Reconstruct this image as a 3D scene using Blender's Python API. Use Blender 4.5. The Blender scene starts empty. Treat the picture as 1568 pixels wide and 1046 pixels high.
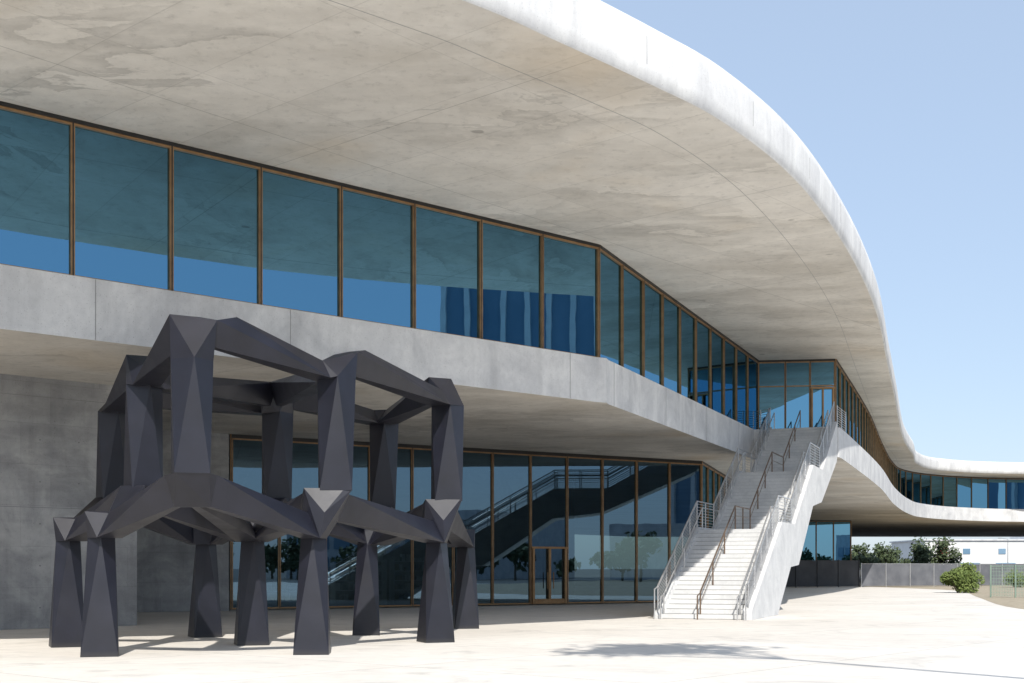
import bpy, bmesh, math, random
from mathutils import Vector, Matrix
random.seed(7)
S=bpy.context.scene
S.view_settings.view_transform='Standard'; S.view_settings.look='None'; S.view_settings.exposure=0
E=1.8
# ------------------------------------------------------------ helpers
def new_empty(name):
    o=bpy.data.objects.new(name,None); S.collection.objects.link(o); return o
def mesh_obj(name,bm,mats,parent=None,smooth=False,recalc=True):
    if recalc: bmesh.ops.recalc_face_normals(bm,faces=bm.faces)
    me=bpy.data.meshes.new(name); bm.to_mesh(me); bm.free()
    for m in (mats if isinstance(mats,list) else [mats]): me.materials.append(m)
    if smooth:
        for p in me.polygons: p.use_smooth=True
    o=bpy.data.objects.new(name,me); S.collection.objects.link(o)
    if parent: o.parent=parent
    return o
def box(bm,c,u,v,w,mi=0):
    """box centred c with half vectors u,v,w"""
    c,u,v,w=map(Vector,(c,u,v,w))
    vs=[bm.verts.new(c+a*u+b*v+d*w) for a in(-1,1) for b in(-1,1) for d in(-1,1)]
    for f in((0,1,3,2),(4,6,7,5),(0,4,5,1),(2,3,7,6),(0,2,6,4),(1,5,7,3)):
        fc=bm.faces.new([vs[i] for i in f]); fc.material_index=mi
def abox(bm,x0,x1,y0,y1,z0,z1,mi=0):
    box(bm,((x0+x1)/2,(y0+y1)/2,(z0+z1)/2),((x1-x0)/2,0,0),(0,(y1-y0)/2,0),(0,0,(z1-z0)/2),mi)
def wallbox(bm,p,q,z0,z1,t,off=0,mi=0):
    p=Vector(p);q=Vector(q);u=(q-p);L=u.length;u=u/L;n=Vector((u.y,-u.x))
    c=(p+q)/2+n*off
    box(bm,(c.x,c.y,(z0+z1)/2),(u.x*L/2,u.y*L/2,0),(n.x*t/2,n.y*t/2,0),(0,0,(z1-z0)/2),mi)
def tube(bm,p,q,r,n=6,r2=None,mi=0):
    p=Vector(p);q=Vector(q);d=(q-p)
    if d.length<1e-6:return
    d.normalize(); a=d.orthogonal().normalized(); b=d.cross(a)
    if r2 is None:r2=r
    A=[bm.verts.new(p+(a*math.cos(2*math.pi*i/n)+b*math.sin(2*math.pi*i/n))*r) for i in range(n)]
    B=[bm.verts.new(q+(a*math.cos(2*math.pi*i/n)+b*math.sin(2*math.pi*i/n))*r2) for i in range(n)]
    for i in range(n):
        f=bm.faces.new((A[i],A[(i+1)%n],B[(i+1)%n],B[i])); f.material_index=mi
    bm.faces.new(A[::-1]).material_index=mi; bm.faces.new(B).material_index=mi
def hull(bm,pts):
    vs=[bm.verts.new(p) for p in pts]
    r=bmesh.ops.convex_hull(bm,input=vs)
    dead=[e for e in r['geom_interior'] if isinstance(e,bmesh.types.BMVert)]
    if dead: bmesh.ops.delete(bm,geom=list(set(dead)),context='VERTS')
def catmull(P,n=8):
    P=[Vector(p) for p in P]; out=[]
    for i in range(len(P)-1):
        p0=P[max(i-1,0)];p1=P[i];p2=P[i+1];p3=P[min(i+2,len(P)-1)]
        for k in range(n):
            t=k/n
            out.append(0.5*((2*p1)+(p2-p0)*t+(2*p0-5*p1+4*p2-p3)*t*t+(3*p1-p0-3*p2+p3)*t**3))
    out.append(P[-1]); return out
def resample(P,w):
    P=[Vector(p) for p in P]; L=[0]
    for a,b in zip(P,P[1:]): L.append(L[-1]+(b-a).length)
    n=max(1,round(L[-1]/w)); out=[]
    for k in range(n+1):
        t=L[-1]*k/n; i=0
        while i<len(L)-2 and L[i+1]<t: i+=1
        out.append(P[i].lerp(P[i+1],(t-L[i])/(L[i+1]-L[i])))
    return out
# ------------------------------------------------------------ materials
class M:
    def __init__(s,name):
        s.m=bpy.data.materials.new(name); s.m.use_nodes=True; s.nt=s.m.node_tree
        s.b=s.nt.nodes['Principled BSDF']; s.tc=s.nt.nodes.new('ShaderNodeTexCoord')
    def n(s,t,**k):
        nd=s.nt.nodes.new(t)
        for a,v in k.items(): setattr(nd,a,v)
        return nd
    def l(s,a,b): s.nt.links.new(a,b)
    def mapping(s,rot=(0,0,0),sc=(1,1,1),src=None,loc=(0,0,0)):
        m=s.n('ShaderNodeMapping'); m.inputs['Rotation'].default_value=rot; m.inputs['Scale'].default_value=sc; m.inputs['Location'].default_value=loc
        s.l(src or s.tc.outputs['Object'],m.inputs['Vector']); return m.outputs[0]
    def noise(s,scale,detail=8,rough=.55,dist=0,vec=None):
        x=s.n('ShaderNodeTexNoise'); x.inputs['Scale'].default_value=scale; x.inputs['Detail'].default_value=detail
        x.inputs['Roughness'].default_value=rough; x.inputs['Distortion'].default_value=dist
        s.l(vec or s.tc.outputs['Object'],x.inputs['Vector']); return x
    def ramp(s,src,stops,interp='LINEAR'):
        r=s.n('ShaderNodeValToRGB'); r.color_ramp.interpolation=interp
        el=r.color_ramp.elements
        while len(el)<len(stops): el.new(.5)
        for e,(p,c) in zip(el,stops):
            e.position=p; e.color=(c,c,c,1) if not isinstance(c,tuple) else (*c,1)
        s.l(src,r.inputs[0]); return r.outputs[0]
    def mix(s,fac,a,b,mode='MIX'):
        x=s.n('ShaderNodeMix',data_type='RGBA',blend_type=mode)
        for i,v in ((0,fac),(6,a),(7,b)):
            if hasattr(v,'links'): s.l(v,x.inputs[i])
            elif isinstance(v,tuple): x.inputs[i].default_value=(*v,1)
            else: x.inputs[i].default_value=v
        return x.outputs[2]
    def brick(s,vec,w,h,ms,op,c2=1.0,off=0):
        br=s.n('ShaderNodeTexBrick'); br.offset=off
        br.inputs['Scale'].default_value=1; br.inputs['Brick Width'].default_value=w; br.inputs['Row Height'].default_value=h
        br.inputs['Mortar Size'].default_value=ms; br.inputs['Mortar Smooth'].default_value=.3
        br.inputs['Color1'].default_value=(1,1,1,1); br.inputs['Color2'].default_value=(c2,c2,c2,1); br.inputs['Mortar'].default_value=(op,op,op,1)
        s.l(vec,br.inputs['Vector']); return br.outputs['Color']
    def bump(s,h,st=.3,d=.02):
        x=s.n('ShaderNodeBump'); x.inputs['Strength'].default_value=st; x.inputs['Distance'].default_value=d
        s.l(h,x.inputs['Height']); s.l(x.outputs[0],s.b.inputs['Normal'])
    def done(s,col=None,rough=.8,metal=0,spec=None):
        if col is not None:
            if hasattr(col,'links'): s.l(col,s.b.inputs['Base Color'])
            else: s.b.inputs['Base Color'].default_value=(*col,1)
        s.b.inputs['Roughness'].default_value=rough; s.b.inputs['Metallic'].default_value=metal
        if spec is not None: s.b.inputs['Specular IOR Level'].default_value=spec
        return s.m
def concrete(name,dark,light,scale=.5,contrast=(.35,.65),bump=.3,streak=False,fine=.12,drip=0,panels=None):
    m=M(name)
    v=m.mapping(sc=(1,1,.25)) if streak else None
    n1=m.noise(scale,10,.62,.6,v)
    c=m.ramp(n1.outputs[0],[(contrast[0],dark),(contrast[1],light)])
    n2=m.noise(scale*9,8,.7)
    c=m.mix(1.0,c,m.ramp(n2.outputs[0],[(.3,1-fine),(.7,1+0.0)]),'MULTIPLY')
    sp=m.noise(scale*50,2,.5)
    c=m.mix(1.0,c,m.ramp(sp.outputs[0],[(.28,.72),(.36,1.0)]),'MULTIPLY')
    if drip:
        d=m.noise(1.6,6,.6,0,m.mapping(sc=(1,1,.12)))
        c=m.mix(1.0,c,m.ramp(d.outputs[0],[(.36,1-drip),(.52,1.0)]),'MULTIPLY')
    if panels:
        sx=m.n('ShaderNodeSeparateXYZ'); m.l(m.mapping(rot=(0,0,panels)),sx.inputs[0])
        cx=m.n('ShaderNodeCombineXYZ'); m.l(sx.outputs[0],cx.inputs[0]); m.l(sx.outputs[2],cx.inputs[1])
        c=m.mix(1.0,c,m.brick(cx.outputs[0],2.44,1.22,.007,.76,.90,.37),'MULTIPLY')
        wv=m.noise(1.0,7,.65,.3,m.mapping(sc=(.35,.35,1.6)))
        c=m.mix(1.0,c,m.ramp(wv.outputs[0],[(.38,.84),(.56,1.0)]),'MULTIPLY')
        wh=m.noise(.55,8,.62,.6)
        c=m.mix(m.ramp(wh.outputs[0],[(.52,0.0),(.62,.22)]),c,(.60,.60,.59))
    m.bump(n2.outputs[0],bump,.02)
    return m.done(c,.85,spec=.3)
mat_fascia=concrete('fascia_concrete',(.62,.62,.625),(.79,.785,.775),.7,bump=.25,streak=True,drip=.10)
mat_slab=concrete('slab_concrete',(.58,.585,.60),(.78,.78,.78),.6,bump=.25,drip=.10)
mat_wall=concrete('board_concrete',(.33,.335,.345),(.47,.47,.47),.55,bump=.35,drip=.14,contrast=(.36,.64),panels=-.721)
mat_stair=concrete('stair_concrete',(.58,.585,.59),(.72,.72,.715),1.0,bump=.15)
def soffit_mat(name,k=1.0,rot=.6):
    m=M(name)
    v=m.mapping(rot=(0,0,rot),sc=(.55,1.25,1))
    warp=m.noise(.35,5,.55)
    vw=m.n('ShaderNodeVectorMath',operation='MULTIPLY_ADD')
    m.l(warp.outputs['Color'],vw.inputs[0]); vw.inputs[1].default_value=(2.0,2.0,0); m.l(v,vw.inputs[2])
    big=m.noise(.24,9,.60,.3,vw.outputs[0])
    c=m.ramp(big.outputs[0],[(.34,(.56*k,.525*k,.47*k)),(.45,(.635*k,.60*k,.545*k)),(.53,(.69*k,.655*k,.598*k)),(.66,(.74*k,.705*k,.65*k))])
    # water stains : soft on one side, crisp and ragged on the other
    for sc,dk,seed,gs in ((.20,.74,0,.45),(.36,.80,7.3,.47),(.7,.88,3.1,.48)):
        mp=m.n('ShaderNodeMapping'); mp.inputs['Location'].default_value=(seed,seed,0); m.l(vw.outputs[0],mp.inputs['Vector'])
        t=m.noise(sc,9,.60,.25,mp.outputs[0])
        edge=m.ramp(t.outputs[0],[(.42,1.0),(.482,dk+.08),(.494,dk),(.503,1.02),(.56,1.0)])
        gate=m.noise(.13,3,.5,0,mp.outputs[0]); g=m.ramp(gate.outputs[0],[(gs,0.0),(gs+.13,1.0)])
        c=m.mix(g,c,m.mix(1.0,c,edge,'MULTIPLY'))
    c=m.mix(1.0,c,m.ramp(m.noise(.7,9,.7).outputs[0],[(.3,.87),(.60,1.02)]),'MULTIPLY')
    c=m.mix(1.0,c,m.ramp(m.noise(4,6,.7).outputs[0],[(.30,.82),(.46,1.0)]),'MULTIPLY')
    c=m.mix(1.0,c,m.ramp(m.noise(1.1,1,.4).outputs[0],[(.20,.66),(.225,1.0)]),'MULTIPLY')
    c=m.mix(1.0,c,m.brick(m.mapping(rot=(0,0,.72)),4.8,2.4,.016,.80,.92),'MULTIPLY')
    c=m.mix(1.0,c,m.brick(m.mapping(rot=(0,0,.72)),13,11,.014,.60),'MULTIPLY')
    ru=m.ramp(m.noise(.16,4,.5).outputs[0],[(.58,0.0),(.76,.4)])
    c=m.mix(ru,c,(.58*k,.46*k,.31*k))
    m.bump(m.noise(1.2,8,.6).outputs[0],.5,.08)
    return m.done(c,.8,spec=.3)
mat_soffit=soffit_mat('soffit_concrete',1.06)
mat_soffit2=soffit_mat('lower_soffit_concrete',.94,1.1)
# plaza paving
m=M('plaza_concrete')
c=m.ramp(m.noise(.15,8,.6,.5).outputs[0],[(.35,(.73,.685,.625)),(.65,(.82,.78,.72))])
c=m.mix(1.0,c,m.ramp(m.noise(2.2,8,.7).outputs[0],[(.3,.88),(.65,1.0)]),'MULTIPLY')
c=m.mix(1.0,c,m.ramp(m.noise(.4,6,.65,1.5).outputs[0],[(.30,.80),(.45,1.0)]),'MULTIPLY')
c=m.mix(1.0,c,m.brick(m.mapping(rot=(0,0,.7)),5.5,5.5,.018,.60,.95),'MULTIPLY')
m.bump(m.noise(14,4,.6).outputs[0],.2,.01)
mat_plaza=m.done(c,.8,spec=.3)
m=M('dry_soil'); c=m.ramp(m.noise(1.2,9,.7).outputs[0],[(.3,(.26,.21,.15)),(.55,(.42,.36,.27)),(.7,(.20,.21,.10))]); m.bump(m.noise(5).outputs[0],.6,.1); mat_soil=m.done(c,.95)
m=M('asphalt_ground'); c=m.ramp(m.noise(.05,8,.6).outputs[0],[(.3,(.10,.10,.10)),(.7,(.20,.19,.18))]); mat_ground=m.done(c,.9)
# steel of the sculpture
m=M('black_painted_steel')
c=m.ramp(m.noise(1.1,8,.65).outputs[0],[(.3,(.006,.0065,.012)),(.7,(.013,.014,.025))])
sep=m.n('ShaderNodeSeparateXYZ'); m.l(m.tc.outputs['Object'],sep.inputs[0])
c=m.mix(m.ramp(sep.outputs['Z'],[(0.0,.4),(.12,0.0)]),c,(.05,.047,.04))
m.bump(m.noise(14,3).outputs[0],.06,.01); mat_steel=m.done(c,.4,spec=.5)
m.l(m.ramp(m.noise(.9,6,.6).outputs[0],[(.35,.38),(.65,.50)]),m.b.inputs['Roughness'])
m=M('brass_bronze'); mat_brass=m.done(m.ramp(m.noise(3).outputs[0],[(.3,(.26,.145,.065)),(.7,(.38,.23,.11))]),.45,.35)
m=M('dark_frame'); mat_dark=m.done(m.ramp(m.noise(3).outputs[0],[(.3,(.012,.012,.012)),(.7,(.022,.02,.018))]),.5)
m=M('rail_steel'); mat_rail=m.done(m.ramp(m.noise(6).outputs[0],[(.3,(.42,.42,.43)),(.7,(.60,.60,.60))]),.35,.7)
m=M('bronze_rail'); mat_brail=m.done(m.ramp(m.noise(6).outputs[0],[(.3,(.16,.11,.08)),(.7,(.24,.17,.12))]),.4,.6)
def glass_mat(name,tint,opaque,fac,trans=(.3,.42,.42)):
    m=M(name); nt=m.nt; out=nt.nodes['Material Output']
    gl=m.n('ShaderNodeBsdfGlossy'); gl.inputs['Color'].default_value=(*tint,1); gl.inputs['Roughness'].default_value=.008
    bp=m.n('ShaderNodeBump'); bp.inputs['Strength'].default_value=.06; bp.inputs['Distance'].default_value=.02
    m.l(m.noise(.55,2,.4).outputs[0],bp.inputs['Height']); m.l(bp.outputs[0],gl.inputs['Normal'])
    if opaque:
        base=m.n('ShaderNodeBsdfDiffuse'); m.l(m.ramp(m.noise(.25,3).outputs[0],[(.35,(.003,.008,.009)),(.65,(.008,.018,.019))]),base.inputs['Color'])
    else:
        base=m.n('ShaderNodeBsdfTransparent'); base.inputs['Color'].default_value=(*trans,1)
    mx=m.n('ShaderNodeMixShader')
    lw=m.n('ShaderNodeLayerWeight'); lw.inputs['Blend'].default_value=.22
    mr=m.n('ShaderNodeMapRange'); m.l(lw.outputs['Fresnel'],mr.inputs[0]); mr.inputs['To Min'].default_value=fac; mr.inputs['To Max'].default_value=1
    m.l(mr.outputs[0],mx.inputs[0]); m.l(base.outputs[0],mx.inputs[1]); m.l(gl.outputs[0],mx.inputs[2]); m.l(mx.outputs[0],out.inputs[0])
    return m.m
mat_glass=glass_mat('tinted_glass',(.135,.31,.46),True,.86)
mat_glass2=glass_mat('lobby_glass',(.17,.27,.36),False,.52,(.25,.34,.33))
def plain(name,a,b,r=.7,s=3,metal=0):
    m=M(name); return m.done(m.ramp(m.noise(s).outputs[0],[(.3,a),(.7,b)]),r,metal)
mat_joint=plain('joint_shadow_gap',(.26,.26,.26),(.32,.32,.32))
mat_wjoint=plain('formwork_line',(.15,.155,.16),(.21,.21,.215))
mat_white=plain('white_render',(.66,.66,.65),(.76,.755,.74),.8,.6)
mat_red=plain('red_banner',(.35,.05,.04),(.45,.08,.06))
mat_goods=plain('shelf_goods',(.35,.28,.12),(.15,.20,.30),.7,1)
mat_fence=plain('fence_fabric',(.030,.032,.036),(.055,.057,.062),.8,.8)
mat_fence2=plain('grey_fence_mesh',(.09,.095,.11),(.16,.165,.18),.8,.8)
mat_gfence=plain('green_fence_mesh',(.16,.24,.19),(.26,.33,.28),.8,2)
mat_bark=plain('bark',(.09,.07,.05),(.17,.14,.10),.9,8)
mat_tower=plain('tower_glass_band',(.12,.22,.32),(.20,.31,.42),.3,.1)
def leafmat(n,a,b):
    m=M(n); c=m.ramp(m.noise(1.4,5).outputs[0],[(.3,a),(.7,b)]); return m.done(c,.75)
mat_leaf=leafmat('foliage',(.035,.055,.02),(.09,.12,.05))
mat_leaf2=leafmat('shrub_foliage',(.08,.12,.025),(.18,.23,.06))
# ------------------------------------------------------------ ground
bm=bmesh.new(); vs=[bm.verts.new(p) for p in((-1500,-1500,-.008),(1500,-1500,-.008),(1500,2500,-.008),(-1500,2500,-.008))]; bm.faces.new(vs)
mesh_obj('ground',bm,mat_ground)
bm=bmesh.new(); vs=[bm.verts.new((*p,-.004)) for p in((-90,-60),(75,-60),(75,129),(-90,129))]; bm.faces.new(vs)
mesh_obj('plaza_pavement',bm,mat_plaza)
bm=bmesh.new()
edge=catmull([(60,20),(34,36),(24.5,48),(22.5,56),(28.6,77.5),(34,95),(36,106),(34.5,124)],5)
vs=[bm.verts.new((p.x,p.y,.0)) for p in edge]+[bm.verts.new((34.5,160,0)),bm.verts.new((140,160,0)),bm.verts.new((140,20,0))]
bm.faces.new(vs); mesh_obj('planting_bed_soil',bm,mat_soil)
# ------------------------------------------------------------ museum building
museum=new_empty('curved_concrete_museum_building')
C=Vector((2.95,43.6)); u1=Vector((.751,.66)); u2=Vector((.388,.9216)); n1=Vector((.66,-.751)); n2=Vector((.9216,-.388))
ZF,ZT,ZS=9.0,12.94,7.47
line1=[C-u1*2.64*k for k in range(16,-1,-1)]
line2=[C+u2*2.64*k for k in range(0,11)]
P3=line2[-1]; P4=Vector((17.2,67.4))
line3=catmull([P4,(25.3,90),(33.0,113),(39.6,132),(44.5,143.5),(52,152),(64,157),(90,158),(150,152)],8)
# roof
edge=catmull([(-60,16),(-40,14.5),(-25,15),(-16,17),(-10,19),(-5,21.6),(-.92,24.86),(.91,26.7),(3.25,29.2),(5.2,31.5),(7.7,35.5),(10.2,40.7),(13.3,48.2),(16.45,56.8),(20.0,67.6),(25.1,83),(33.3,107.9),(39.5,124.7),(43.6,136),(49.2,144.6),(60.6,149.8),(90,150.5),(150,145)],9)
def outn(P,i):
    a=P[max(i-1,0)];b=P[min(i+1,len(P)-1)];d=(b-a).normalized();return Vector((d.y,-d.x))
back=[Vector((150,232)),Vector((20,232)),Vector((-60,120))]
bm=bmesh.new()
prof=[(0,ZT),(.05,ZT+.03),(.10,ZT+.35),(.10,ZT+1.0),(.04,ZT+1.30),(-.12,ZT+1.40)]
rings=[]
for off,z in prof:
    rings.append([bm.verts.new((*(p+outn(edge,i)*off),z)) for i,p in enumerate(edge)]+[bm.verts.new((*p,z)) for p in back])
n=len(rings[0])
for a,b in zip(rings,rings[1:]):
    for i in range(n):
        bm.faces.new((a[i],a[(i+1)%n],b[(i+1)%n],b[i])).smooth=i<len(edge)-1
bm.faces.new(rings[-1])
mesh_obj('roof_slab_edge',bm,mat_fascia,museum)
bm=bmesh.new(); bm.faces.new([bm.verts.new((*p,ZT-.001)) for p in edge+back][::-1])
bmesh.ops.triangulate(bm,faces=bm.faces[:])
mesh_obj('roof_soffit',bm,mat_soffit,museum,recalc=False)
# pour joints on roof fascia, and drip groove following the edge under the soffit
bm=bmesh.new()
rs=resample([p+outn(edge,i)*.102 for i,p in enumerate(edge)],5.2)
for i in range(1,len(rs)-1):
    d=outn(rs,i); t=Vector((-d.y,d.x))
    box(bm,(rs[i].x,rs[i].y,ZT+.68),(t.x*.008,t.y*.008,0),(d.x*.004,d.y*.004,0),(0,0,.32))
gi=[p+outn(edge,i)*-1.7 for i,p in enumerate(edge)]
for a,b in zip(gi,gi[1:]):
    if (b-a).length>.02: wallbox(bm,a,b,ZT-.006,ZT-.002,.014)
mesh_obj('roof_edge_joints',bm,mat_joint,museum)
# floor slab
f1=[C-u1*42+n1*.3, C-u1*1.0+n1*.3]
cor=[C-u1*.35+n1*.28, C+n1*.26+n2*.12, C+u2*.35+n2*.29]
f2=[C+u2*1.2+n2*.3, C+u2*24+n2*.3]
L0=Vector((5.1,45.2)); us=Vector((.371,.929)); ns=Vector((.929,-.371)); WS=3.5; RUN=22.2
Lt=L0+us*RUN; Rt=Lt+ns*WS
f3=catmull([Rt+ns*.02,(17.9,67.6),(26.1,89.6),(34.0,112.5),(41,131),(46,141.5),(53.5,150),(64.5,155),(90,156),(150,150)],7)
fl=f1+cor+f2+[Lt]+f3
bm=bmesh.new(); bk=[Vector((150,229)),Vector((22,229)),Vector((-60,115))]
ra=[bm.verts.new((*p,ZS)) for p in fl+bk]; rb=[bm.verts.new((*p,ZF)) for p in fl+bk]
for i in range(len(ra)): bm.faces.new((ra[i],ra[(i+1)%len(ra)],rb[(i+1)%len(ra)],rb[i]))
bm.faces.new(rb); mesh_obj('floor_slab_edge',bm,mat_slab,museum)
bm=bmesh.new(); bm.faces.new([bm.verts.new((*p,ZS+.001)) for p in fl+bk][::-1]); bmesh.ops.triangulate(bm,faces=bm.faces[:])
mesh_obj('floor_slab_soffit',bm,mat_soffit2,museum,recalc=False)
bm=bmesh.new()
for s in (4.6,12.4,18.0,24.5,31): # vertical pour joints
    p=C-u1*(s-3)+n1*.302 if s<5 else C-u1*s+n1*.302
    box(bm,(p.x,p.y,(ZS+ZF)/2),(u1.x*.01,u1.y*.01,0),(n1.x*.004,n1.y*.004,0),(0,0,(ZF-ZS)/2-.01))
for s in (.9,7.5,14,20.5):
    p=C+u2*s+n2*.302
    box(bm,(p.x,p.y,(ZS+ZF)/2),(u2.x*.01,u2.y*.01,0),(n2.x*.004,n2.y*.004,0),(0,0,(ZF-ZS)/2-.01))
mesh_obj('floor_edge_joints',bm,mat_joint,museum)
# glazing
def glazing(name,pts,z0,z1,glass,transoms=(),mw=.095,parent=museum,head=.10):
    bm=bmesh.new()
    for i,(a,b) in enumerate(zip(pts,pts[1:])):
        r=random.uniform(-.006,.006)
        u=(b-a).normalized(); n=Vector((u.y,-u.x))*r
        vs=[bm.verts.new(p) for p in((a.x+n.x,a.y+n.y,z0),(b.x-n.x,b.y-n.y,z0),(b.x-n.x,b.y-n.y,z1),(a.x+n.x,a.y+n.y,z1))]; bm.faces.new(vs)
    mesh_obj(name+'_glass',bm,glass,parent,recalc=False)
    bm=bmesh.new()
    for i,p in enumerate(pts):
        a=pts[max(i-1,0)];b=pts[min(i+1,len(pts)-1)];u=(b-a).normalized();n=Vector((u.y,-u.x))
        c=p+n*.035
        box(bm,(c.x,c.y,(z0+z1)/2),(u.x*mw/2,u.y*mw/2,0),(n.x*.05,n.y*.05,0),(0,0,(z1-z0)/2-.002),0)
        c=p+n*.088
        box(bm,(c.x,c.y,(z0+z1)/2),(u.x*.018,u.y*.018,0),(n.x*.002,n.y*.002,0),(0,0,(z1-z0)/2-.01),1)
    for a,b in zip(pts,pts[1:]):
        wallbox(bm,a,b,z1-head,z1-.003,.12,.045,1)
        wallbox(bm,a,b,z1-head-.06,z1-head-.001,.08,.035,0)
        wallbox(bm,a,b,z0+.003,z0+.07,.08,.035,0)
        for t in transoms: wallbox(bm,a,b,t,t+.06,.08,.035,0)
    mesh_obj(name+'_frames',bm,[mat_brass,mat_dark],parent)
glazing('gallery_window_front',line1,ZF,ZT,mat_glass)
glazing('gallery_window_side',line2,ZF,ZT,mat_glass)
ent=[P3,P3.lerp(P4,.36),P3.lerp(P4,.68),P4]
glazing('entrance_window',ent,ZF,ZT,mat_glass,transoms=(ZF+2.5,))
glazing('gallery_window_wing',resample(line3,2.64),ZF,ZT,mat_glass,mw=.08)
G0=Vector((-11.9,53.6));G1=Vector((10,67));G2=Vector((34,150));G3=Vector((40.3,150.5))
low=[G0.lerp(G1,k/12) for k in range(13)]
glazing('lobby_window',low,0.05,ZS,mat_glass2,head=.16,mw=.11)
glazing('lobby_window_side',resample([G1,G2],2.6),0.05,ZS,mat_glass,mw=.13)
glazing('lobby_window_end',resample([G2,G3],2.1),0.05,ZS,mat_glass,mw=.13)
glazing('lobby_window_return',resample([G3,(42,200)],2.6),0.05,ZS,mat_glass,mw=.13)
# lobby doors
bm=bmesh.new()
a=low[7];b=low[8];u=(b-a).normalized();nn=Vector((u.y,-u.x))
wallbox(bm,a,b,2.75,2.85,.2,.08)
for t in (.06,.5,.94):
    p=a.lerp(b,t)+nn*.09
    box(bm,(p.x,p.y,1.4),(u.x*.06,u.y*.06,0),(nn.x*.06,nn.y*.06,0),(0,0,1.35))
for t in (.42,.58):
    p=a.lerp(b,t)+nn*.2; tube(bm,(p.x,p.y,.8),(p.x,p.y,1.6),.025,8)
wallbox(bm,a.lerp(b,.1),a.lerp(b,.9),.06,.3,.1,.09)
mesh_obj('lobby_door_frames',bm,mat_brass,museum)
# entrance doors upstairs
bm=bmesh.new()
for t in (.70,.84,.97):
    p=P3.lerp(P4,t); box(bm,(p.x,p.y-.12,ZF+1.2),(.04,0,0),(0,.05,0),(0,0,1.2))
wallbox(bm,P3.lerp(P4,.68),P4,ZF+2.35,ZF+2.45,.1,.12)
mesh_obj('entrance_door_frames',bm,mat_brass,museum)
# lower walls
bm=bmesh.new()
wallbox(bm,(-32,20.85),(-11.8,39.8),0,ZS,.5,-.25)
wallbox(bm,(-12.15,40.2),(-16.0,47),0,ZS,.4,0)
wallbox(bm,(-30,43.5),(-11.95,53.4),0,ZS,.4,-.2)
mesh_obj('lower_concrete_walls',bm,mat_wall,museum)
bm=bmesh.new()
w0=Vector((-32,20.85));w1=Vector((-11.8,39.8));wu=(w1-w0).normalized();wn=Vector((wu.y,-wu.x))
for k in range(16):
    for z in (.62,1.87,3.12,4.37,5.62):
        p=w1-wu*(.7+k*1.2)+wn*.001; tube(bm,(p.x,p.y,z),(p.x+wn.x*.004,p.y+wn.y*.004,z),.022,8)
for z in (3.6,6.9): wallbox(bm,w0,w1,z,z+.012,.006,.001)
mesh_obj('wall_formwork_joints',bm,mat_wjoint,museum)
# lobby interior
bm=bmesh.new()
nb=Vector((-.522,.853))
wallbox(bm,G0+nb*12,G1+nb*12,0,ZS,.3)
mesh_obj('lobby_back_wall',bm,mat_wall,museum)
bm=bmesh.new()
gu=(G1-G0).normalized()
for s,h in ((2.0,5),(5.5,5),(8.5,5)):
    a=G0+gu*s+nb*2;b=a+gu*2.6
    for k in range(h): wallbox(bm,a,b,.3+k*.45,.33+k*.45,.5)
    wallbox(bm,a,a+gu*.04,0,2.2,.5); wallbox(bm,b,b+gu*.04,0,2.2,.5)
mesh_obj('lobby_shelves',bm,mat_white,museum)
bm=bmesh.new()
for s in (2.0,5.5,8.5):
    for k in range(5):
        x=.1
        while x<2.4:
            w=random.uniform(.06,.22); hh=random.uniform(.15,.33)
            a=G0+gu*(s+x)+nb*1.95
            wallbox(bm,a,a+gu*w,.335+k*.45,.335+k*.45+hh,.25,0,random.choice((0,1,2))); x+=w+random.uniform(.02,.2)
mesh_obj('lobby_shelf_goods',bm,[mat_goods,mat_white,mat_gfence],museum)
# ------------------------------------------------------------ staircase
stair=new_empty('exterior_concrete_staircase')
R=9.0/54
prof=[(0,0)];s=0;z=0;nos=[(0,0)]
for fi,cnt in enumerate((20,17,17)):
    for k in range(cnt):
        z+=R; prof.append((s,z)); s+=.3; prof.append((s,z))
    nos.append((s,z))
    if fi<2: s+=3.0; prof.append((s,z)); nos.append((s,z))
under=[(s+.0,7.5),(22.0,7.2),(16.7,4.9),(14.0,4.6),(10,1.94),(8,1.85),(5.0,0)]
def sp(s,t,z): p=L0+us*s+ns*t; return (p.x,p.y,z)
def extrude_profile(bm,pr,t0,t1):
    A=[bm.verts.new(sp(a,t0,b)) for a,b in pr];B=[bm.verts.new(sp(a,t1,b)) for a,b in pr]
    n=len(pr)
    for i in range(n): bm.faces.new((A[i],A[(i+1)%n],B[(i+1)%n],B[i]))
    bm.faces.new(A);bm.faces.new(B[::-1])
bm=bmesh.new(); extrude_profile(bm,prof+under,.2,WS-.32)
bmesh.ops.recalc_face_normals(bm,faces=bm.faces); bmesh.ops.triangulate(bm,faces=bm.faces[:])
mesh_obj('steps',bm,mat_stair,stair)
bm=bmesh.new()
for (a,za),(b,zb) in zip(prof[1:],prof[2:]):
    if abs(za-zb)<1e-6:
        c=sp(a+.03,WS/2,za+.002); box(bm,c,(us.x*.022,us.y*.022,0),(ns.x*(WS-.56)/2,ns.y*(WS-.56)/2,0),(0,0,.003))
        c=sp(a-.001,WS/2,za-R+.012); box(bm,c,(us.x*.003,us.y*.003,0),(ns.x*(WS-.56)/2,ns.y*(WS-.56)/2,0),(0,0,.011))
mesh_obj('step_nosing_strips',bm,mat_joint,stair)
und2=[(a,b-.003 if b>0 else b) for a,b in under]
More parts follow.
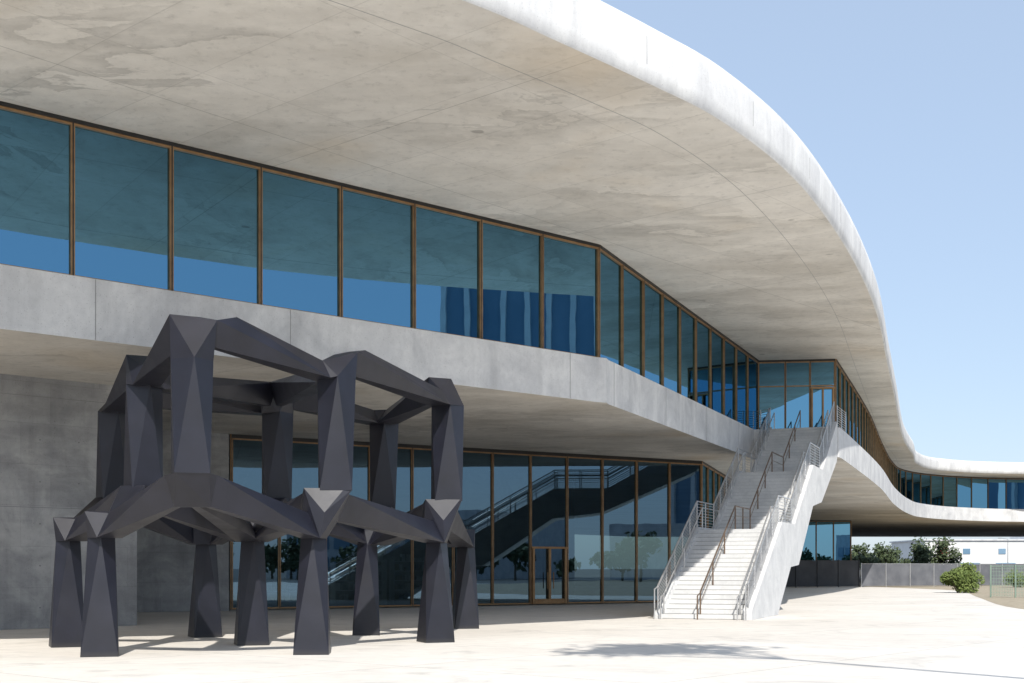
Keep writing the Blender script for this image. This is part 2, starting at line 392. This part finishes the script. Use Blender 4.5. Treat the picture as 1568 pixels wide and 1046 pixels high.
def stringer(t0,t1,h):
    top=[(-.15,0),(-.15,h+.02),(6.0,3.333+h),(9.0,3.333+h),(14.1,6.167+h),(17.1,6.167+h),(22.18,9.0+h)]
    bm=bmesh.new(); extrude_profile(bm,top+[(22.18,7.4)]+und2[1:],t0,t1); bmesh.ops.recalc_face_normals(bm,faces=bm.faces); bmesh.ops.triangulate(bm,faces=bm.faces[:]); return bm
mesh_obj('right_side_wall',stringer(WS-.318,WS,.28),mat_stair,stair)
mesh_obj('left_side_wall',stringer(0,.198,.12),mat_stair,stair)
def nz(s):
    if s<=0: return 0
    for (a,za),(b,zb) in zip(nos,nos[1:]):
        if a<=s<=b: return za+(zb-za)*(s-a)/(b-a)
    return nos[-1][1]
def railing(t,name,mat,rails,h=1.07,base=.1,post=1.25,pr=.028):
    bm=bmesh.new(); ks=[.05]+[a for a,_ in nos[1:]]
    S0=[]
    for a,b in zip(ks,ks[1:]):
        n=max(1,round((b-a)/post))
        for k in range(n): S0.append(a+(b-a)*k/n)
    S0.append(ks[-1]-.03)
    for s in S0: tube(bm,sp(s,t,nz(s)+base*.5),sp(s,t,nz(s)+h+base),pr)
    for hh,rr in rails:
        for a,b in zip(S0,S0[1:]): tube(bm,sp(a,t,nz(a)+hh+base),sp(b,t,nz(b)+hh+base),rr)
    tube(bm,sp(.05,t,h+base-.02),sp(-.40,t,h+base-.12),.025); tube(bm,sp(-.40,t,h+base-.12),sp(-.40,t,.0),.025)
    mesh_obj(name,bm,mat,stair)
cables=[(1.05,.03)]+[(.12*k+.1,.013) for k in range(0,8)]
railing(.1,'left_railing',mat_rail,cables)
railing(WS-.16,'right_railing',mat_rail,cables,base=.25)
railing(WS*.47,'centre_handrail',mat_brail,[(.93,.03),(.55,.012)],h=.95,base=0,post=2.0)
railing(.32,'left_handrail',mat_rail,[(.88,.025)],h=.9,base=0,post=3)
railing(WS-.45,'right_handrail',mat_rail,[(.88,.03)],h=.9,base=0,post=3)
bm=bmesh.new()
for (p,q) in ((Lt,Vector((12.75,66.9))),(Rt,Vector((17.75,67.3)))):
    for k in range(9): tube(bm,(p.x,p.y,ZF+.12*k+.1),(q.x,q.y,ZF+.12*k+.1),.013)
    for t in (0,.5,1): r_=p.lerp(q,t); tube(bm,(r_.x,r_.y,ZF),(r_.x,r_.y,ZF+1.1),.03)
mesh_obj('landing_railing',bm,mat_rail,stair)
# ------------------------------------------------------------ sun direction
el=math.radians(43); sh=Vector((.10,-.995)).normalized()
sd=Vector((sh.x*math.cos(el),sh.y*math.cos(el),math.sin(el)))
# ------------------------------------------------------------ sculpture
bm=bmesh.new()
LP=dict(A=(-8.47,26.0),B=(-10.24,29.1),C=(-4.2,26.6),D=(-1.87,30.9),E=(-6.14,29.8),F=(-3.94,34.2),G=(-8.06,33.2),H=(-1.41,37.9))
UP=dict(a=(-6.15,24.2),b=(-8.05,27.6),c=(-3.72,26.6),d=(-1.6,30.9),e=(-10.2,32.3),f=(-6.05,32.5),g=(-3.55,34.8))
def ring(c,z,r,rot,n=4): return [(c[0]+r*math.cos(rot+2*math.pi*i/n),c[1]+r*math.sin(rot+2*math.pi*i/n),z) for i in range(n)]
nodes={}
for k,c in LP.items(): nodes[k]=dict(c=c,pts=[])
for i,(k,c) in enumerate(LP.items()):
    ro=-math.pi/2+.28+.2*math.sin(i*2.3)
    c2=(c[0]+.03,c[1])
    hull(bm,ring(c,0.0,.52,ro+math.pi/4)+ring(c2,2.42,.27,ro))
    nodes[k]['pts']+=ring(c2,2.42,.27,ro)
pair={'c':'C','d':'D','g':'F'}
for i,(k,c) in enumerate(UP.items()):
    ro=-math.pi/2+.35+.25*math.sin(i*1.9)
    zb=3.42 if k!='a' else 3.6
    hull(bm,ring(c,zb,.47,ro+math.pi/4)+ring((c[0]+.03,c[1]),5.78,.40,ro))
    key=pair.get(k,k)
    if key==k: nodes[k]=dict(c=c,pts=[])
    nodes[key]['pts']+=ring(c,zb,.44,ro+math.pi/4)
    nodes['T'+k]=dict(c=c,pts=ring((c[0]+.03,c[1]),5.78,.40,ro))
def ctr(k):
    a=Vector(nodes[k]['c'])
    if k in('C','D','F'): a=(a+Vector(UP[{'C':'c','D':'d','F':'g'}[k]]))/2
    return a
def arm(ka,kb,za,zb,crest=0):
    """tapering facetted arm: flat-topped at ka, ridge-topped at kb; crest moves the high point out along the arm"""
    a=ctr(ka);b=ctr(kb)
    u=(b-a).normalized();n=Vector((u.y,-u.x))
    pa=a+u*.40;pb=b-u*.34
    A=[(*(pa+n*w),z) for w,z in((.08,za[0]),(-.08,za[0]))]+[(*(pa+n*.30),za[1]-crest*.28),(*(pa-n*.30),za[1]-crest*.28)]
    X=[(*(pa+u*crest+n*w),za[1]) for w in(.2,-.2)] if crest else []
    B=[(*(pb+n*w),z) for w,z in((.03,zb[1]),(-.03,zb[1]),(.30,zb[0]),(-.30,zb[0]))]
    hull(bm,A+B+X); nodes[ka]['pts']+=A; nodes[kb]['pts']+=B
hi=(2.98,3.58);lo=(2.42,2.92);mid=(2.80,3.38)
for ka,kb in (('a','A'),('a','C'),('a','E'),('b','A'),('b','B'),('b','E'),('e','B'),('e','G'),('f','E'),('f','G'),('f','F')): arm(ka,kb,hi,lo)
for ka,kb in (('C','E'),('C','D'),('D','F'),('F','H'),('D','H')): arm(ka,kb,mid,lo)
th=(6.08,6.70);tl=(5.74,6.12);tm=(5.92,6.50)
arm('Ta','Tb',th,tl); arm('Ta','Tc',th,tl,.5); arm('Tc','Td',tm,tl,.45)
for ka,kb in (('Tf','Tb'),('Tf','Tc'),('Tf','Tg'),('Td','Tg'),('Tb','Te'),('Te','Tf')): arm(ka,kb,tm,tl)
# sloping triangular facets where the limbs meet belong to each joint's own hull
def collar(k,zt,zb,w,out0,out1):
    d=Vector((.18,-.98)).normalized(); s=Vector((-d.y,d.x)); c=ctr(k)
    nodes[k]['pts']+=[(*(c+d*out0+s*w),zt),(*(c+d*out0-s*w),zt),(*(c+d*out1),zb)]
for k in ('C','D','F'): collar(k,3.46,2.95,.42,.36,.485)
for k in ('E','B','G','H','A'): collar(k,2.96,2.50,.28,.16,.28)
for k,nd in nodes.items(): hull(bm,nd['pts'])
mesh_obj('faceted_black_steel_sculpture',bm,mat_steel)
# ------------------------------------------------------------ vegetation
def crown(bm,c,r,n,ls,lumps=9,mi=0):
    L=[]
    for i in range(lumps):
        d=Vector((random.gauss(0,1),random.gauss(0,1),random.gauss(0,.8))).normalized()*random.uniform(.2,.75)
        L.append((Vector((c[0]+d.x*r[0],c[1]+d.y*r[1],c[2]+d.z*r[2])),random.uniform(.3,.52)))
    for i in range(n):
        o,s=random.choice(L)
        d=Vector((random.gauss(0,1),random.gauss(0,1),random.gauss(0,1))).normalized()*(random.random()**.4)
        p=o+Vector((d.x*r[0],d.y*r[1],d.z*r[2]))*s
        if p.z<.05: p.z=.05+random.random()*.2
        a=Vector((random.gauss(0,1),random.gauss(0,1),random.gauss(0,1))).normalized();b=a.orthogonal().normalized()
        h=ls*random.uniform(.5,1.3)
        f=bm.faces.new([bm.verts.new(p+a*h),bm.verts.new(p+b*h*.6),bm.verts.new(p-a*h),bm.verts.new(p-b*h*.6)]); f.material_index=mi
def tree_into(bm,x,y,h,r,n=700,ls=.3):
    tube(bm,(x,y,0),(x+.1,y,h*.45),.22,7,.14,mi=1)
    for k in range(4):
        a=k*1.6+x; tube(bm,(x+.1,y,h*.4),(x+math.cos(a)*r*.5,y+math.sin(a)*r*.5,h*.72),.1,5,.04,mi=1)
    crown(bm,(x,y,h*.58),(r,r,h*.46),n,ls)
bm=bmesh.new()
for k in range(13): tree_into(bm,64+k*1.7+random.uniform(-1,1),250+random.uniform(-8,10),random.uniform(5.0,8.5),random.uniform(2.6,3.8),650,.35)
for k in range(5): tree_into(bm,92+k*11+random.uniform(-3,3),262+random.uniform(-6,12),random.uniform(1.8,3.2),random.uniform(1.5,2.4),400,.3)
mesh_obj('distant_tree_row',bm,[mat_leaf,mat_bark],recalc=False)
bm=bmesh.new()   # trees along the street to the right (seen in the glass)
for k in range(22): tree_into(bm,108+random.uniform(-8,8),-70+k*7+random.uniform(-3,3),random.uniform(3.5,8),random.uniform(3,5),450,.5)
mesh_obj('street_tree_row',bm,[mat_leaf,mat_bark],recalc=False)
def shrub(x,y,r,h,n):
    bm=bmesh.new()
    for k in range(5):
        a=k*1.25; tube(bm,(x,y,0),(x+math.cos(a)*r*.5,y+math.sin(a)*r*.4,h*.6),.03,5,.012,mi=1)
    crown(bm,(x,y,h*.42),(r,r*.8,h*.62),n,.11,14)
    mesh_obj('shrub',bm,[mat_leaf2,mat_bark],recalc=False)
shrub(32.4,92,1.8,2.3,7000); shrub(47,118,1.6,1.8,1600); shrub(54,125,1.9,2.6,1600); shrub(50.5,121,1.0,1.2,700); shrub(59,124,1.5,1.6,900)
# tall spreading plaza tree out of frame; only its shadow reaches the plaza in view
def tall_tree(gx,gy,h,r,n):
    t=h/math.sin(el); x=gx+sd.x*t; y=gy+sd.y*t
    bm=bmesh.new(); bx,by=x+8.5,y-3
    P=[Vector((bx,by,0)),Vector((bx-.3,by,h*.3)),Vector((bx-1.5,by+.2,h*.6)),Vector((x+2.2,y-.2,h*.86)),Vector((x+.3,y,h))]
    for i,(p,q) in enumerate(zip(P,P[1:])): tube(bm,p,q,.2-.04*i,8,.16-.04*i,mi=1)
    for k in range(9):
        a=k*.7; tube(bm,P[3],(x+math.cos(a)*r[0]*.7,y+math.sin(a)*r[1]*.7,h+random.uniform(-.5,.6)),.05,5,.015,mi=1)
    crown(bm,(x,y,h),r,n,.16,22)
    mesh_obj('tall_plaza_tree',bm,[mat_leaf,mat_bark],recalc=False)
tall_tree(3.0,28.0,19,(3.2,2.6,.9),1500)
# ------------------------------------------------------------ sun & sky
sun=bpy.data.lights.new('sun','SUN'); sun.energy=5; sun.angle=math.radians(.5); sun.color=(1,.955,.88)
so=bpy.data.objects.new('sun',sun); S.collection.objects.link(so); so.rotation_euler=(-sd).to_track_quat('-Z','Y').to_euler()
w=bpy.data.worlds.new('World'); S.world=w; w.use_nodes=True; nt=w.node_tree
sky=nt.nodes.new('ShaderNodeTexSky'); sky.sky_type='NISHITA'; sky.sun_disc=False; sky.sun_elevation=el; sky.sun_rotation=math.atan2(sh.x,sh.y)
sky.air_density=1.0; sky.dust_density=.8; sky.ozone_density=1.2
# thin bright summer haze mixed over the clear sky
hz=nt.nodes.new('ShaderNodeMix'); hz.data_type='RGBA'; hz.inputs[0].default_value=.60
nt.links.new(sky.outputs[0],hz.inputs[6]); hz.inputs[7].default_value=(4.1,5.1,6.6,1)
nt.links.new(hz.outputs[2],nt.nodes['Background'].inputs[0]); nt.nodes['Background'].inputs[1].default_value=.15
# ------------------------------------------------------------ surroundings
def fence(name,pts,h,mat,post,pm,wire=False):
    bm=bmesh.new(); P=resample(pts,post)
    for a,b in zip(P,P[1:]):
        if wire:
            L=(b-a).length
            for k in range(int(L/.09)): p=a.lerp(b,k*.09/L); tube(bm,(p.x,p.y,.08),(p.x,p.y,h),.012,4)
            for k in range(9): tube(bm,(a.x,a.y,.1+k*h/9),(b.x,b.y,.1+k*h/9),.012,4)
        else: wallbox(bm,a,b,.08,h+random.uniform(-.04,.04),.02,0,0)
        tube(bm,(a.x,a.y,h+.02),(b.x,b.y,h+.02),.03,6,mi=1)
    for p in P: tube(bm,(p.x,p.y-.06,0),(p.x,p.y-.06,h+.1),.045,6,mi=1)
    mesh_obj(name,bm,[mat,pm])
fence('dark_construction_fence',[(24,116),(33.2,121)],2.5,mat_fence,2.5,mat_fence)
fence('grey_construction_fence',[(33.4,121),(39.5,124),(54,131),(80,135)],2.2,mat_fence2,3,mat_rail)
fence('green_mesh_fence',[(29.3,77.5),(32.2,76.5),(40,74)],1.9,mat_gfence,1.4,mat_gfence,True)
wb=new_empty('white_commercial_building')
bm=bmesh.new(); abox(bm,93,175,285,310,0,8.0); abox(bm,120,140,286,305,8.0,9.6); mesh_obj('walls',bm,mat_white,wb)
bm=bmesh.new()
for k in range(9):
    x=101+k*8; abox(bm,x,x+4.4,284.85,285.1,.8,3.0)
    abox(bm,x+.6,x+2.2,284.85,285.1,5.0,6.2)
mesh_obj('windows',bm,mat_tower,wb)
bm=bmesh.new(); abox(bm,92.6,175.4,284.6,310.4,8.0,8.3); mesh_obj('parapet',bm,mat_slab,wb)
bm=bmesh.new(); abox(bm,96,97.8,284.3,284.5,4.8,7.4); mesh_obj('banner',bm,mat_red,wb)
# low offices + office tower to the right of the plaza (reflected in the glazing)
ob=new_empty('street_office_building')
bm=bmesh.new(); abox(bm,122,160,-45,-8,0,11); abox(bm,126,150,14,45,0,8.5); abox(bm,120,140,60,95,0,7); mesh_obj('walls',bm,mat_slab,ob)
bm=bmesh.new()
for k in range(8):
    for z in (1.2,5): abox(bm,121.85,122.05,-43+k*4.2,-40+k*4.2,z,z+2.4)
mesh_obj('windows',bm,mat_tower,ob)
ot=new_empty('office_tower')
bm=bmesh.new(); abox(bm,170,205,8,52,0,75); mesh_obj('tower_core',bm,mat_tower,ot)
bm=bmesh.new()
for k in range(12): abox(bm,169,170.0,8+k*4,8.9+k*4,0,76)
mesh_obj('white_fins',bm,mat_white,ot)
def lamp(x,y,h):
    bm=bmesh.new(); tube(bm,(x,y,0),(x,y,h),.1,8,.06); tube(bm,(x,y,h),(x-1.4,y,h+.25),.04,6); box(bm,(x-1.6,y,h+.22),(.35,0,0),(0,.12,0),(0,0,.06)); tube(bm,(x,y,0),(x,y,.5),.16,8)
    mesh_obj('street_lamp',bm,mat_rail)
lamp(98,250,7.5); lamp(108,238,7); lamp(85,10,8)
# ------------------------------------------------------------ camera
cam=bpy.data.cameras.new('camera'); co=bpy.data.objects.new('camera',cam); S.collection.objects.link(co)
co.location=(0,0,E); co.rotation_euler=(math.radians(90),0,0)
cam.sensor_width=36; cam.lens=44.47; cam.shift_y=.2213; cam.clip_end=5000; cam.clip_start=.1
S.camera=co
